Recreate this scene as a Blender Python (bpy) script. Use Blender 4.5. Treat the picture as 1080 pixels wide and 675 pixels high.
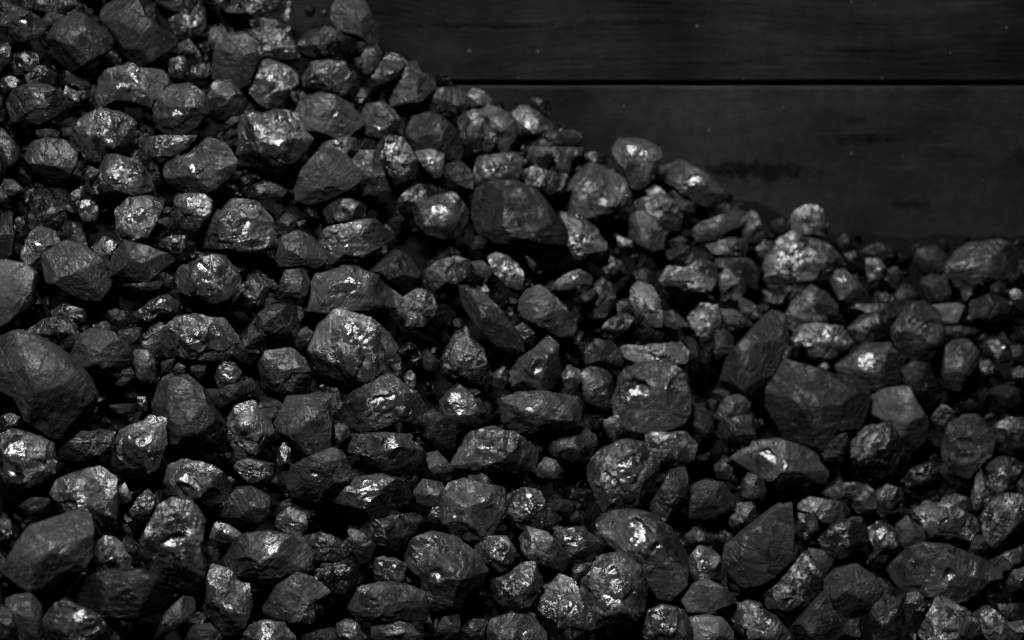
import bpy, math, random
import numpy as np
from mathutils import Matrix, Vector

for o in list(bpy.data.objects):
    bpy.data.objects.remove(o, do_unlink=True)
scene = bpy.context.scene
COL = scene.collection

# ------------------------------------------------------------------ camera
PITCH = math.radians(22.0)
CAM = np.array([0.0, -1.75, 1.0])
LENS = 85.0
cam_data = bpy.data.cameras.new('camera')
cam = bpy.data.objects.new('camera', cam_data)
COL.objects.link(cam)
cam.location = CAM
cam.rotation_euler = (math.pi / 2 - PITCH, 0, 0)
cam_data.lens = LENS
cam_data.sensor_width = 36.0
cam_data.sensor_fit = 'HORIZONTAL'
cam_data.clip_start = 0.05
cam_data.clip_end = 50.0
cam_data.dof.use_dof = True
cam_data.dof.focus_distance = 1.56
cam_data.dof.aperture_fstop = 6.3
scene.camera = cam
scene.render.resolution_x = 1024
scene.render.resolution_y = 640

# ------------------------------------------------------------------ light
world = bpy.data.worlds.new('World')
scene.world = world
world.use_nodes = True
bg = world.node_tree.nodes['Background']
bg.inputs[0].default_value = (1, 1, 1, 1)
bg.inputs[1].default_value = 0.0025

LIGHT_POS = np.array([-0.32, -0.88, 1.98])
LIGHT_AIM = np.array([0.0, -0.1, 0.30])
LIGHT_SIZE = 0.44
LIGHT_W = 56.0
ld = bpy.data.lights.new('softbox_lamp', 'AREA')
ld.shape = 'SQUARE'
ld.size = LIGHT_SIZE
ld.energy = LIGHT_W
lo = bpy.data.objects.new('softbox_lamp', ld)
COL.objects.link(lo)
lo.location = LIGHT_POS
lo.rotation_euler = Vector(LIGHT_AIM - LIGHT_POS).to_track_quat('-Z', 'Y').to_euler()

scene.view_settings.view_transform = 'Standard'
scene.view_settings.look = 'None'
scene.view_settings.gamma = 1.0
scene.view_settings.exposure = 0.0
scene.view_settings.use_curve_mapping = False

# ------------------------------------------------------------------ view geometry helpers
PX = 36.0 / LENS / 1080.0
RIGHT = np.array([1.0, 0.0, 0.0])
UP = np.array([0.0, math.sin(PITCH), math.cos(PITCH)])
FWD = np.array([0.0, math.cos(PITCH), -math.sin(PITCH)])
TANS = math.tan(math.radians(33.0))

def ray(px, py):
    return FWD + (px - 540.0) * PX * RIGHT - (py - 337.5) * PX * UP

CREST = [(-400, -330), (-100, -150), (0, -95), (200, -30), (315, 22), (345, 38), (400, 58), (450, 102),
         (500, 118), (560, 138), (600, 165), (640, 195), (700, 208), (760, 232), (800, 258), (860, 272),
         (940, 278), (1080, 278), (1300, 285), (1600, 290)]
cx_, cz_ = [], []
for (px, py) in CREST:
    r = ray(px, py)
    p = CAM + r * ((-0.03 - CAM[1]) / r[1])
    cx_.append(p[0]); cz_.append(p[2])
cx_ = np.array(cx_); cz_ = np.array(cz_)

def height(x, y):
    """surface of the heap; y runs from 0 at the planks to negative towards the camera"""
    return np.interp(x, cx_, cz_) + (y + 0.03) * TANS

def hit(px, py):
    r = ray(px, py)
    lo_, hi_ = 0.9, 2.4
    for _ in range(40):
        m = 0.5 * (lo_ + hi_)
        p = CAM + r * m
        if p[2] < height(p[0], p[1]) or p[1] > -0.028:
            hi_ = m
        else:
            lo_ = m
    return CAM + r * lo_, lo_

# ------------------------------------------------------------------ materials
def new_mat(name):
    m = bpy.data.materials.new(name)
    m.use_nodes = True
    nt = m.node_tree
    nt.nodes.clear()
    out = nt.nodes.new('ShaderNodeOutputMaterial')
    b = nt.nodes.new('ShaderNodeBsdfPrincipled')
    nt.links.new(b.outputs[0], out.inputs[0])
    return m, nt, b

def nd(nt, kind, **kw):
    n = nt.nodes.new(kind)
    for k, v in kw.items():
        if k.startswith('i_'):
            key = k[2:]
            key = int(key) if key.isdigit() else key.replace('_', ' ')
            n.inputs[key].default_value = v
        else:
            setattr(n, k, v)
    return n

def math_n(nt, op, a, b=None, c=None, clamp=False):
    n = nt.nodes.new('ShaderNodeMath'); n.operation = op; n.use_clamp = clamp
    for i, v in enumerate((a, b, c)):
        if v is None: continue
        if isinstance(v, (int, float)): n.inputs[i].default_value = v
        else: nt.links.new(v, n.inputs[i])
    return n.outputs[0]

def maprange(nt, v, a, b, c, d):
    n = nt.nodes.new('ShaderNodeMapRange')
    nt.links.new(v, n.inputs[0])
    for i, x in enumerate((a, b, c, d)): n.inputs[i + 1].default_value = x
    return n.outputs[0]

ALB = {0: .0022, 1: .0045, 2: .0095, 3: .0165, 4: .026, 5: .046}

def coal_material(style, tone):
    m, nt, b = new_mat('coal_%s_%d' % ({'m': 'matte', 'f': 'satin', 'g': 'glossy'}[style], tone))
    L = nt.links.new
    tc = nd(nt, 'ShaderNodeTexCoord')
    oi = nd(nt, 'ShaderNodeObjectInfo')
    off = nd(nt, 'ShaderNodeVectorMath', operation='SCALE')
    comb = nd(nt, 'ShaderNodeCombineXYZ')
    L(oi.outputs['Random'], comb.inputs[0]); L(oi.outputs['Random'], comb.inputs[1]); 
    L(comb.outputs[0], off.inputs[0]); off.inputs['Scale'].default_value = 37.0
    co = nd(nt, 'ShaderNodeVectorMath', operation='ADD')
    L(tc.outputs['Object'], co.inputs[0]); L(off.outputs[0], co.inputs[1])
    P = co.outputs[0]
    def noise(scale, detail=4, rough=.6, typ='FBM'):
        n = nd(nt, 'ShaderNodeTexNoise', noise_type=typ, i_Scale=scale, i_Detail=detail, i_Roughness=rough)
        L(P, n.inputs['Vector']); return n
    # the coal's own banding: every lump has its own grain direction
    ang = math_n(nt, 'MULTIPLY', oi.outputs['Random'], 6.283)
    rot = nd(nt, 'ShaderNodeVectorRotate', rotation_type='AXIS_ANGLE'); rot.inputs['Axis'].default_value = (.15, -.93, .33)
    L(tc.outputs['Object'], rot.inputs['Vector']); L(ang, rot.inputs['Angle'])
    gm = nd(nt, 'ShaderNodeMapping'); gm.inputs['Scale'].default_value = (.16, .5, 1.0); L(rot.outputs[0], gm.inputs['Vector'])
    ga = nd(nt, 'ShaderNodeVectorMath', operation='ADD'); L(gm.outputs[0], ga.inputs[0]); L(off.outputs[0], ga.inputs[1])
    n_grain = nd(nt, 'ShaderNodeTexNoise', i_Scale=330, i_Detail=4, i_Roughness=.6, i_Distortion=.25); L(ga.outputs[0], n_grain.inputs['Vector'])
    n_big = noise(50, 3, .55)
    n_mid = noise(190, 5, .7)
    n_fine = noise(1100, 3, .65)
    n_gl = noise(75, 5, .65)
    patch = maprange(nt, n_big.outputs[0], .42, .58, 0, 1)
    grit = maprange(nt, n_mid.outputs[0], .38, .66, 0, 1)
    a = ALB[tone]
    lo_a, hi_a = {'m': (.72, 1.35), 'f': (.38, 1.45), 'g': (.28, 1.5)}[style]
    mixv = math_n(nt, 'ADD', math_n(nt, 'MULTIPLY', patch, .5), math_n(nt, 'MULTIPLY', grit, .3))
    mixv = math_n(nt, 'ADD', mixv, math_n(nt, 'MULTIPLY', maprange(nt, n_grain.outputs[0], .35, .65, 0, 1), .2))
    val = maprange(nt, mixv, 0, 1, a * lo_a, a * hi_a)
    val = math_n(nt, 'MULTIPLY', val, maprange(nt, oi.outputs['Random'], 0, 1, .7, 1.3))
    # pale mineral crumbs stuck in pits
    sp_v = nd(nt, 'ShaderNodeTexVoronoi', feature='F1', i_Scale=420); L(P, sp_v.inputs['Vector'])
    sp_c = nd(nt, 'ShaderNodeSeparateColor'); L(sp_v.outputs['Color'], sp_c.inputs[0])
    crumb = math_n(nt, 'MULTIPLY', math_n(nt, 'GREATER_THAN', sp_c.outputs[0], .93), math_n(nt, 'LESS_THAN', sp_v.outputs['Distance'], .28))
    val = math_n(nt, 'ADD', val, math_n(nt, 'MULTIPLY', crumb, .05))
    cc = nd(nt, 'ShaderNodeCombineColor')
    for i in range(3): L(val, cc.inputs[i])
    L(cc.outputs[0], b.inputs['Base Color'])
    # gloss: clean cleavage shines in patches, the rest is dull
    r0, r1 = {'m': (.60, .33), 'f': (.56, .27), 'g': (.50, .22)}[style]
    t0_, t1_ = {'m': (.45, .60), 'f': (.47, .58), 'g': (.44, .56)}[style]
    gl = maprange(nt, n_gl.outputs[0], t0_, t1_, 0, 1)
    L(maprange(nt, gl, 0, 1, r0, r1), b.inputs['Roughness'])
    b.inputs['IOR'].default_value = {'m': 1.5, 'f': 1.62, 'g': 1.75}[style]
    sp = {'m': .42, 'f': .44, 'g': .50}[style] * ((.64 + .13 * tone) if tone else .35)
    L(maprange(nt, gl, 0, 1, sp * .62, sp * 1.15), b.inputs['Specular IOR Level'])
    # relief: cleavage facets (cellular tilt), cracks, pits and grain
    warp = nd(nt, 'ShaderNodeVectorMath', operation='MULTIPLY_ADD')
    L(n_mid.outputs['Color'], warp.inputs[0]); warp.inputs[1].default_value = (.010, .010, .010); L(P, warp.inputs[2])
    cell1 = nd(nt, 'ShaderNodeTexVoronoi', feature='F1', i_Scale={'m': 55, 'f': 70, 'g': 85}[style], i_Randomness=1.0)
    cell2 = nd(nt, 'ShaderNodeTexVoronoi', feature='F1', i_Scale=250)
    crk = nd(nt, 'ShaderNodeTexVoronoi', feature='DISTANCE_TO_EDGE', i_Scale=62)
    gm2 = nd(nt, 'ShaderNodeMapping'); gm2.inputs['Scale'].default_value = (.42, .8, 1.0); L(rot.outputs[0], gm2.inputs['Vector'])
    wg = nd(nt, 'ShaderNodeVectorMath', operation='MULTIPLY_ADD')
    L(n_mid.outputs['Color'], wg.inputs[0]); wg.inputs[1].default_value = (.007, .007, .007); L(gm2.outputs[0], wg.inputs[2])
    wg2 = nd(nt, 'ShaderNodeVectorMath', operation='ADD'); L(wg.outputs[0], wg2.inputs[0]); L(off.outputs[0], wg2.inputs[1])
    for c_ in (cell1, cell2): L(wg2.outputs[0], c_.inputs['Vector'])
    L(warp.outputs[0], crk.inputs['Vector'])
    def tilt(cell, k):
        q1 = nd(nt, 'ShaderNodeVectorMath', operation='SUBTRACT'); L(cell.outputs['Color'], q1.inputs[0]); q1.inputs[1].default_value = (.5, .5, .5)
        q = nd(nt, 'ShaderNodeVectorMath', operation='SCALE'); L(q1.outputs[0], q.inputs[0])
        if isinstance(k, float): q.inputs['Scale'].default_value = k
        else: L(k, q.inputs['Scale'])
        return q
    k1, k2 = {'m': (.16, .28), 'f': (.30, .42), 'g': (.44, .58)}[style]
    n_gate = noise(46, 2, .5)
    t1 = tilt(cell1, k1)
    t2 = tilt(cell2, maprange(nt, n_gate.outputs[0], .46, .57, .04, k2))
    bump = nd(nt, 'ShaderNodeBump', i_Strength={'m': .55, 'f': .5, 'g': .5}[style], i_Distance=.003)
    hsum = math_n(nt, 'ADD', math_n(nt, 'MULTIPLY', n_mid.outputs[0], .55), math_n(nt, 'MULTIPLY', n_fine.outputs[0], .10))
    hsum = math_n(nt, 'ADD', hsum, math_n(nt, 'MULTIPLY', n_grain.outputs[0], .85))
    hsum = math_n(nt, 'ADD', hsum, maprange(nt, crk.outputs['Distance'], 0, .035, -.22, 0))
    L(hsum, bump.inputs['Height'])
    s1 = nd(nt, 'ShaderNodeVectorMath', operation='ADD'); L(bump.outputs[0], s1.inputs[0]); L(t1.outputs[0], s1.inputs[1])
    s2 = nd(nt, 'ShaderNodeVectorMath', operation='ADD'); L(s1.outputs[0], s2.inputs[0]); L(t2.outputs[0], s2.inputs[1])
    nn = nd(nt, 'ShaderNodeVectorMath', operation='NORMALIZE'); L(s2.outputs[0], nn.inputs[0])
    L(nn.outputs[0], b.inputs['Normal'])
    return m

def cleavage_material():
    m, nt, b = new_mat('coal_fresh_cleavage')
    L = nt.links.new
    tc = nd(nt, 'ShaderNodeTexCoord')
    n = nd(nt, 'ShaderNodeTexNoise', i_Scale=230, i_Detail=4, i_Roughness=.65); L(tc.outputs['Object'], n.inputs['Vector'])
    b.inputs['Base Color'].default_value = (.03, .03, .03, 1)
    L(maprange(nt, n.outputs[0], .42, .62, .17, .38), b.inputs['Roughness'])
    b.inputs['IOR'].default_value = 2.0
    vo = nd(nt, 'ShaderNodeTexVoronoi', feature='F1', i_Scale=190); L(tc.outputs['Object'], vo.inputs['Vector'])
    s_ = nd(nt, 'ShaderNodeVectorMath', operation='SUBTRACT'); L(vo.outputs['Color'], s_.inputs[0]); s_.inputs[1].default_value = (.5, .5, .5)
    q = nd(nt, 'ShaderNodeVectorMath', operation='SCALE'); L(s_.outputs[0], q.inputs[0]); q.inputs['Scale'].default_value = .26
    bp = nd(nt, 'ShaderNodeBump', i_Strength=.35, i_Distance=.003); L(n.outputs[0], bp.inputs['Height'])
    a_ = nd(nt, 'ShaderNodeVectorMath', operation='ADD'); L(bp.outputs[0], a_.inputs[0]); L(q.outputs[0], a_.inputs[1])
    nn = nd(nt, 'ShaderNodeVectorMath', operation='NORMALIZE'); L(a_.outputs[0], nn.inputs[0]); L(nn.outputs[0], b.inputs['Normal'])
    return m
CLEAVE = cleavage_material()
MATS = {}
def coal_mat(style, tone):
    if (style, tone) not in MATS: MATS[(style, tone)] = coal_material(style, tone)
    return MATS[(style, tone)]

def slack_material():
    m, nt, b = new_mat('coal_slack_dust')
    L = nt.links.new
    tc = nd(nt, 'ShaderNodeTexCoord')
    n = nd(nt, 'ShaderNodeTexNoise', i_Scale=300, i_Detail=6, i_Roughness=.7); L(tc.outputs['Object'], n.inputs['Vector'])
    v = maprange(nt, n.outputs[0], .3, .7, .0015, .005)
    cc = nd(nt, 'ShaderNodeCombineColor')
    for i in range(3): L(v, cc.inputs[i])
    L(cc.outputs[0], b.inputs['Base Color'])
    b.inputs['Roughness'].default_value = .8
    b.inputs['Specular IOR Level'].default_value = .12
    bp = nd(nt, 'ShaderNodeBump', i_Strength=.8, i_Distance=.006); L(n.outputs[0], bp.inputs['Height']); L(bp.outputs[0], b.inputs['Normal'])
    return m

def stains(nt, tc, blot):
    """soot smudges and cracks at fixed places of the planks (world metres)"""
    L = nt.links.new
    geo = nd(nt, 'ShaderNodeNewGeometry')
    sep = nd(nt, 'ShaderNodeSeparateXYZ'); L(geo.outputs['Position'], sep.inputs[0])
    w = maprange(nt, blot.outputs[0], .3, .7, -.55, .55)
    tot = None
    for (px, py, rx, ry, st) in STAINS:
        r = ray(px, py); p = CAM + r * ((0 - CAM[1]) / r[1])
        a = math_n(nt, 'DIVIDE', math_n(nt, 'SUBTRACT', sep.outputs[0], float(p[0])), rx * PX * 1.85)
        c = math_n(nt, 'DIVIDE', math_n(nt, 'SUBTRACT', sep.outputs[2], float(p[2])), ry * PX * 1.85)
        d2 = math_n(nt, 'ADD', math_n(nt, 'MULTIPLY', a, a), math_n(nt, 'MULTIPLY', c, c))
        e = math_n(nt, 'ADD', math_n(nt, 'SQRT', d2), w)
        v = maprange(nt, e, .45, 1.25, 1 - st, 1.0)
        tot = v if tot is None else math_n(nt, 'MULTIPLY', tot, v)
    return tot
STAINS = [(808, 181, 52, 11, .72), (770, 177, 34, 6, .5), (905, 147, 34, 6, .6), (900, 128, 14, 5, .4), (957, 216, 20, 5, .55),
          (500, 27, 80, 3.2, .6), (690, 24, 60, 2.6, .55), (760, 66, 50, 2.2, .45), (640, 62, 45, 2.0, .4), (905, 53, 40, 3, .5), (1072, 165, 14, 7, .5),
          (412, 13, 30, 3, .5), (925, 139, 24, 1.6, -.9), (985, 40, 26, 2.2, -.4), (880, 48, 16, 5, -.35), (1012, 8, 14, 5, -.4), (990, 153, 22, 1.4, -.6), (952, 177, 30, 3, -.25), (950, 70, 50, 1.2, -.5), (1050, 43, 16, 1.2, -.6), (810, 70, 30, 1.2, -.4)]

def wood_material(name, gs):
    m, nt, b = new_mat(name)
    L = nt.links.new
    tc = nd(nt, 'ShaderNodeTexCoord')
    oi = nd(nt, 'ShaderNodeObjectInfo')
    comb = nd(nt, 'ShaderNodeCombineXYZ'); L(math_n(nt, 'MULTIPLY', oi.outputs['Random'], 9.0), comb.inputs[0]); L(math_n(nt, 'MULTIPLY', oi.outputs['Random'], 5.0), comb.inputs[2])
    co = nd(nt, 'ShaderNodeVectorMath', operation='ADD'); L(tc.outputs['Object'], co.inputs[0]); L(comb.outputs[0], co.inputs[1])
    P = co.outputs[0]
    # bent grain
    wn = nd(nt, 'ShaderNodeTexNoise', i_Scale=4.5, i_Detail=2); L(P, wn.inputs['Vector'])
    mp = nd(nt, 'ShaderNodeMapping'); mp.inputs['Scale'].default_value = (.055, 1, 1)
    L(P, mp.inputs['Vector'])
    wv = nd(nt, 'ShaderNodeVectorMath', operation='MULTIPLY_ADD'); L(wn.outputs['Color'], wv.inputs[0]); wv.inputs[1].default_value = (0, 0, .060); L(mp.outputs[0], wv.inputs[2])
    g = nd(nt, 'ShaderNodeTexNoise', i_Scale=85, i_Detail=5, i_Roughness=.62); L(wv.outputs[0], g.inputs['Vector'])
    g2 = nd(nt, 'ShaderNodeTexNoise', i_Scale=330, i_Detail=4, i_Roughness=.6); L(wv.outputs[0], g2.inputs['Vector'])
    st_m = nd(nt, 'ShaderNodeMapping'); st_m.inputs['Scale'].default_value = (.45, 1, 1.3); L(P, st_m.inputs['Vector'])
    st = nd(nt, 'ShaderNodeTexNoise', i_Scale=16, i_Detail=4, i_Roughness=.55); L(st_m.outputs[0], st.inputs['Vector'])
    blot = nd(nt, 'ShaderNodeTexNoise', i_Scale=140, i_Detail=5, i_Roughness=.7); L(P, blot.inputs['Vector'])
    base = maprange(nt, g.outputs[0], .3, .7, 1 - .38 * gs, 1 + .25 * gs)
    base = math_n(nt, 'MULTIPLY', base, maprange(nt, g2.outputs[0], .3, .7, .92, 1.08))
    base = math_n(nt, 'MULTIPLY', base, maprange(nt, st.outputs[0], .36, .46, .55, 1.0))
    base = math_n(nt, 'MULTIPLY', base, maprange(nt, blot.outputs[0], .3, .7, .72, 1.3))
    cloud = nd(nt, 'ShaderNodeTexNoise', i_Scale=7, i_Detail=3, i_Roughness=.6); L(P, cloud.inputs['Vector'])
    base = math_n(nt, 'MULTIPLY', base, maprange(nt, cloud.outputs[0], .35, .65, .55, 1.45))
    base = math_n(nt, 'MULTIPLY', base, stains(nt, tc, blot))
    base = math_n(nt, 'MULTIPLY', base, WOOD_A * (1.22 if gs < .5 else .86))
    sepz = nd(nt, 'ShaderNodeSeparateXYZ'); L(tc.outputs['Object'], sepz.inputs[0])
    edge_tone = maprange(nt, math_n(nt, 'ADD', sepz.outputs[2], maprange(nt, blot.outputs[0], .3, .7, -.0012, .0012)), .1143, .1158, 0, .35)  # paler band just below the top edge of the plank
    edge_tone = math_n(nt, 'SUBTRACT', edge_tone, maprange(nt, sepz.outputs[2], .1172, .1178, 0, 1.20))  # top face painted dark, standing in for shade inside the seam
    base = math_n(nt, 'MULTIPLY', base, math_n(nt, 'ADD', 1.0, edge_tone))
    # specks of pale dust and flecks
    vo = nd(nt, 'ShaderNodeTexVoronoi', feature='F1', voronoi_dimensions='2D', i_Scale=52)
    sxz = nd(nt, 'ShaderNodeSeparateXYZ'); L(P, sxz.inputs[0]); cxz = nd(nt, 'ShaderNodeCombineXYZ'); L(sxz.outputs[0], cxz.inputs[0]); L(sxz.outputs[2], cxz.inputs[1]); L(cxz.outputs[0], vo.inputs['Vector'])
    vsep = nd(nt, 'ShaderNodeSeparateColor'); L(vo.outputs['Color'], vsep.inputs[0])
    dot = math_n(nt, 'LESS_THAN', vo.outputs['Distance'], math_n(nt, 'MULTIPLY', math_n(nt, 'POWER', vsep.outputs[1], 6.0), .075))
    pick = math_n(nt, 'GREATER_THAN', vsep.outputs[0], .45)
    spk = math_n(nt, 'MULTIPLY', dot, pick)
    tot = math_n(nt, 'ADD', base, math_n(nt, 'MULTIPLY', spk, .05))
    cc = nd(nt, 'ShaderNodeCombineColor')
    for i in range(3): L(tot, cc.inputs[i])
    L(cc.outputs[0], b.inputs['Base Color'])
    L(maprange(nt, g.outputs[0], .3, .7, .62, .5), b.inputs['Roughness'])
    b.inputs['Specular IOR Level'].default_value = .14
    bp = nd(nt, 'ShaderNodeBump', i_Strength=.15 + .4 * gs, i_Distance=.0015)
    L(math_n(nt, 'ADD', g.outputs[0], math_n(nt, 'MULTIPLY', g2.outputs[0], .5)), bp.inputs['Height']); L(bp.outputs[0], b.inputs['Normal'])
    return m
WOOD_A = 0.0140

# ------------------------------------------------------------------ mesh helpers
def mesh_from(name, v, f, mat, smooth=True, mats=None, midx=None):
    me = bpy.data.meshes.new(name)
    n, k = len(v), len(f)
    me.vertices.add(n); me.vertices.foreach_set('co', np.asarray(v, dtype=np.float32).ravel())
    w = f.shape[1]
    me.loops.add(k * w); me.loops.foreach_set('vertex_index', np.asarray(f, dtype=np.int32).ravel())
    me.polygons.add(k)
    me.polygons.foreach_set('loop_start', np.arange(0, k * w, w, dtype=np.int32))
    me.polygons.foreach_set('loop_total', np.full(k, w, dtype=np.int32))
    for mm in (mats or [mat]): me.materials.append(mm)
    if midx is not None: me.polygons.foreach_set('material_index', np.asarray(midx, dtype=np.int32))
    me.polygons.foreach_set('use_smooth', np.full(k, smooth))
    me.update(calc_edges=True)
    return me

def ico(sub):
    t = (1 + 5 ** .5) / 2
    v = [(-1, t, 0), (1, t, 0), (-1, -t, 0), (1, -t, 0), (0, -1, t), (0, 1, t), (0, -1, -t), (0, 1, -t), (t, 0, -1), (t, 0, 1), (-t, 0, -1), (-t, 0, 1)]
    f = [(0, 11, 5), (0, 5, 1), (0, 1, 7), (0, 7, 10), (0, 10, 11), (1, 5, 9), (5, 11, 4), (11, 10, 2), (10, 7, 6), (7, 1, 8),
         (3, 9, 4), (3, 4, 2), (3, 2, 6), (3, 6, 8), (3, 8, 9), (4, 9, 5), (2, 4, 11), (6, 2, 10), (8, 6, 7), (9, 8, 1)]
    v = [np.array(p, float) / np.linalg.norm(p) for p in v]
    for _ in range(sub):
        cache, nf = {}, []
        def mid(a, b):
            k = (a, b) if a < b else (b, a)
            if k not in cache:
                p = v[a] + v[b]; v.append(p / np.linalg.norm(p)); cache[k] = len(v) - 1
            return cache[k]
        for a, b, c in f:
            ab, bc, ca = mid(a, b), mid(b, c), mid(c, a)
            nf += [(a, ab, ca), (b, bc, ab), (c, ca, bc), (ab, bc, ca)]
        f = nf
    return np.array(v), np.array(f, dtype=np.int32)
ICO = {s: ico(s) for s in (1, 2, 3, 4, 5)}

RS = np.random.RandomState(7)
LAT = RS.rand(32, 32, 32)
def vnoise(p):
    i = np.floor(p).astype(int); f = p - i; f = f * f * (3 - 2 * f)
    i0 = i & 31; i1 = (i + 1) & 31
    x0, y0, z0 = i0.T; x1, y1, z1 = i1.T; fx, fy, fz = f.T
    a = LAT[x0, y0, z0] * (1 - fx) + LAT[x1, y0, z0] * fx
    b = LAT[x0, y1, z0] * (1 - fx) + LAT[x1, y1, z0] * fx
    c = LAT[x0, y0, z1] * (1 - fx) + LAT[x1, y0, z1] * fx
    d = LAT[x0, y1, z1] * (1 - fx) + LAT[x1, y1, z1] * fx
    return ((a * (1 - fy) + b * fy) * (1 - fz) + (c * (1 - fy) + d * fy) * fz) * 2 - 1

def fbm(p, o=3, ridged=False):
    s, a, t = 0, 1.0, 0
    for k in range(o):
        n = vnoise(p * 2 ** k + 17.3 * k)
        if ridged: n = 1 - 2 * np.abs(n) ** .7
        s = s + a * n; t += a; a *= .5
    return s / t

def smin(a, b, k):
    h = np.clip(.5 + .5 * (b - a) / k, 0, 1)
    return b * (1 - h) + a * h - k * h * (1 - h)

# ------------------------------------------------------------------ one lump of coal
def lump_shape(rtab, T, style, rs, sub, facets=(), grain=None, planes=None, want_clv=False):
    """local frame: x to the right, y up, z out of the heap; rtab = outline radius (360 values)"""
    d, faces = ICO[sub]
    th = np.degrees(np.arctan2(d[:, 1], d[:, 0])) % 360
    q = np.clip(np.hypot(d[:, 0], d[:, 1]), 0, 1)
    R = np.interp(th, np.arange(361), np.append(rtab, rtab[0]))
    rm = float(np.mean(rtab))
    # keep the centre smooth and the rim true to the outline
    Rq = rm * (1 - q ** 2) + R * q ** 2
    g = q ** .92
    x = Rq * g * np.cos(np.radians(th)); y = Rq * g * np.sin(np.radians(th))
    n = {'m': 2.5, 'f': 3.1, 'g': 3.0}[style]
    z = T * np.sign(d[:, 2]) * (1 - g ** n).clip(0) ** (1 / n)
    front = d[:, 2] > 0
    # cleavage planes, front and back
    K = planes if planes is not None else {'m': 5, 'f': 5, 'g': 6}[style]
    zb = z.copy()
    u, w = x / rm, y / rm
    kk = {'m': .08, 'f': .03, 'g': .025}[style] * T
    pf = None
    for side in (1, -1):
        a0 = rs.uniform(0, 2 * math.pi)
        for i in range(K):
            az = a0 + 2 * math.pi * (i + rs.uniform(-.35, .35)) / K
            tl = math.radians(rs.uniform(22, 60) if i else rs.uniform(5, 25))
            nx, ny, nz = math.sin(tl) * math.cos(az), math.sin(tl) * math.sin(az), math.cos(tl)
            D = rs.uniform(.56, .86) if style != 'm' else rs.uniform(.66, .92)
            pl = T * (D - nx * u - ny * w) / nz
            if side > 0: pf = pl if pf is None else smin(pf, pl, kk)
            else: zb = -smin(-zb, pl, kk)
    pf = np.maximum(pf, -.75 * T)
    zf = smin(z, pf, kk)
    clv = np.zeros(len(d))
    for (fx, fy, nrm) in facets:                 # a clean cleavage face here
        fr_ = np.hypot(fx, fy)
        lim_ = .62 * rm
        if fr_ > lim_: fx, fy = fx * lim_ / fr_, fy * lim_ / fr_
        # slide to the nearest place of the body that already faces that way, so nothing is hollowed out
        bn = np.stack([x / rm ** 2, y / rm ** 2, np.maximum(zf, .05 * T) / T ** 2], 1)
        bn /= np.linalg.norm(bn, axis=1, keepdims=True)
        dist = np.hypot(x - fx, y - fy) / rm
        al = bn @ np.asarray(nrm)
        j = np.argmax(al * 1.5 - dist * 1.0 - (~front) * 1e3)
        good = al[j]
        dist = np.hypot(x - x[j], y - y[j]) / rm
        cut = (.02 + .05 * max(0, good - .8)) * T
        pl = zf[j] - cut - (nrm[0] * (x - x[j]) + nrm[1] * (y - y[j])) / nrm[2]
        flat0 = np.stack([x, y, z * 0], 1) / rm
        wob = .13 * vnoise(flat0 * 4 + fx * 900) + .06 * vnoise(flat0 * 11 + fx * 500)
        rad = .42 if good > .9 else .30
        wgt = np.clip((rad + wob - dist) / .14, 0, 1)
        pl = pl + .02 * T * vnoise(flat0 * 7) + .012 * T * vnoise(flat0 * 15)
        if good > .62: zf = zf * (1 - wgt) + np.maximum(smin(zf, pl, .02 * T), zf - .22 * T) * wgt
        clv = np.maximum(clv, np.where(front, wgt * (dist + 1.5 * wob < rad * .78), 0))
    z = np.where(front, zf, np.minimum(zb, pf - .12 * T * (1 - q)))
    p = np.stack([x, y, z], 1)
    # small knocked-off corners and shell-like scoops
    sc_ = np.array([rm, rm, T])
    pn = p / sc_
    for i in range({'m': 7, 'f': 10, 'g': 14}[style]):
        n_ = rs.normal(size=3); n_[2] = abs(n_[2]) + .75 if rs.rand() < .9 else n_[2]; n_ /= np.linalg.norm(n_)
        dt = pn @ n_
        ex = dt - dt.max() * rs.uniform(.76, .94)
        pn = pn - np.outer(np.maximum(ex, 0) * .92, n_)
    for i in range({'m': 0, 'f': 1, 'g': 3}[style]):
        n_ = rs.normal(size=3); n_[2] = abs(n_[2]); n_ /= np.linalg.norm(n_)
        dt = pn @ n_; rr_ = rs.uniform(.45, 1.1)
        cc_ = n_ * (dt.max() + rr_ * rs.uniform(.72, .90)) + rs.normal(size=3) * .12
        dv = pn - cc_; dl = np.linalg.norm(dv, axis=1)
        inside_ = dl < rr_
        m_ = inside_ & (pn @ n_ > 0)
        pn[m_] = pn[m_] - n_ * (.11 * np.tanh((rr_ - dl[m_]) / .11))[:, None] * (1 + .03 * np.sin(dl[m_] * 55 + 5 * pn[m_, 0]))[:, None]
    p = pn * sc_
    # relief
    nrm_dir = p / np.array([rm, rm, T]); nrm_dir /= np.maximum(np.linalg.norm(nrm_dir, axis=1, keepdims=True), 1e-6)
    s = p / rm + rs.uniform(0, 30, 3)
    amp = {'m': (.03, .010, .02), 'f': (.025, .015, .04), 'g': (.03, .020, .068)}[style]
    disp = amp[0] * fbm(s * 1.6, 2) + amp[1] * fbm(s * 5.0, 3, True)
    if amp[2] > 0:
        for (cnt, am) in ((14, 1.0), (60, .55)):
            sd = rs.normal(size=(cnt, 3)); sd /= np.linalg.norm(sd, axis=1, keepdims=True)
            ti = rs.normal(size=(cnt, 3))
            dd = nrm_dir + .12 * np.stack([vnoise(s * 4), vnoise(s * 4 + 9), vnoise(s * 4 + 21)], 1)
            ix = np.argmax(dd @ sd.T, axis=1)
            tl = np.einsum('ij,ij->i', nrm_dir - sd[ix], ti[ix])
            disp += amp[2] * am * np.clip(tl, -.5, .5) * (1.0 if cnt < 20 else .9)
    gk = 1.3
    if grain is None and rs.rand() < .7:
        grain = rs.uniform(0, 180); gk = .85
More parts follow.
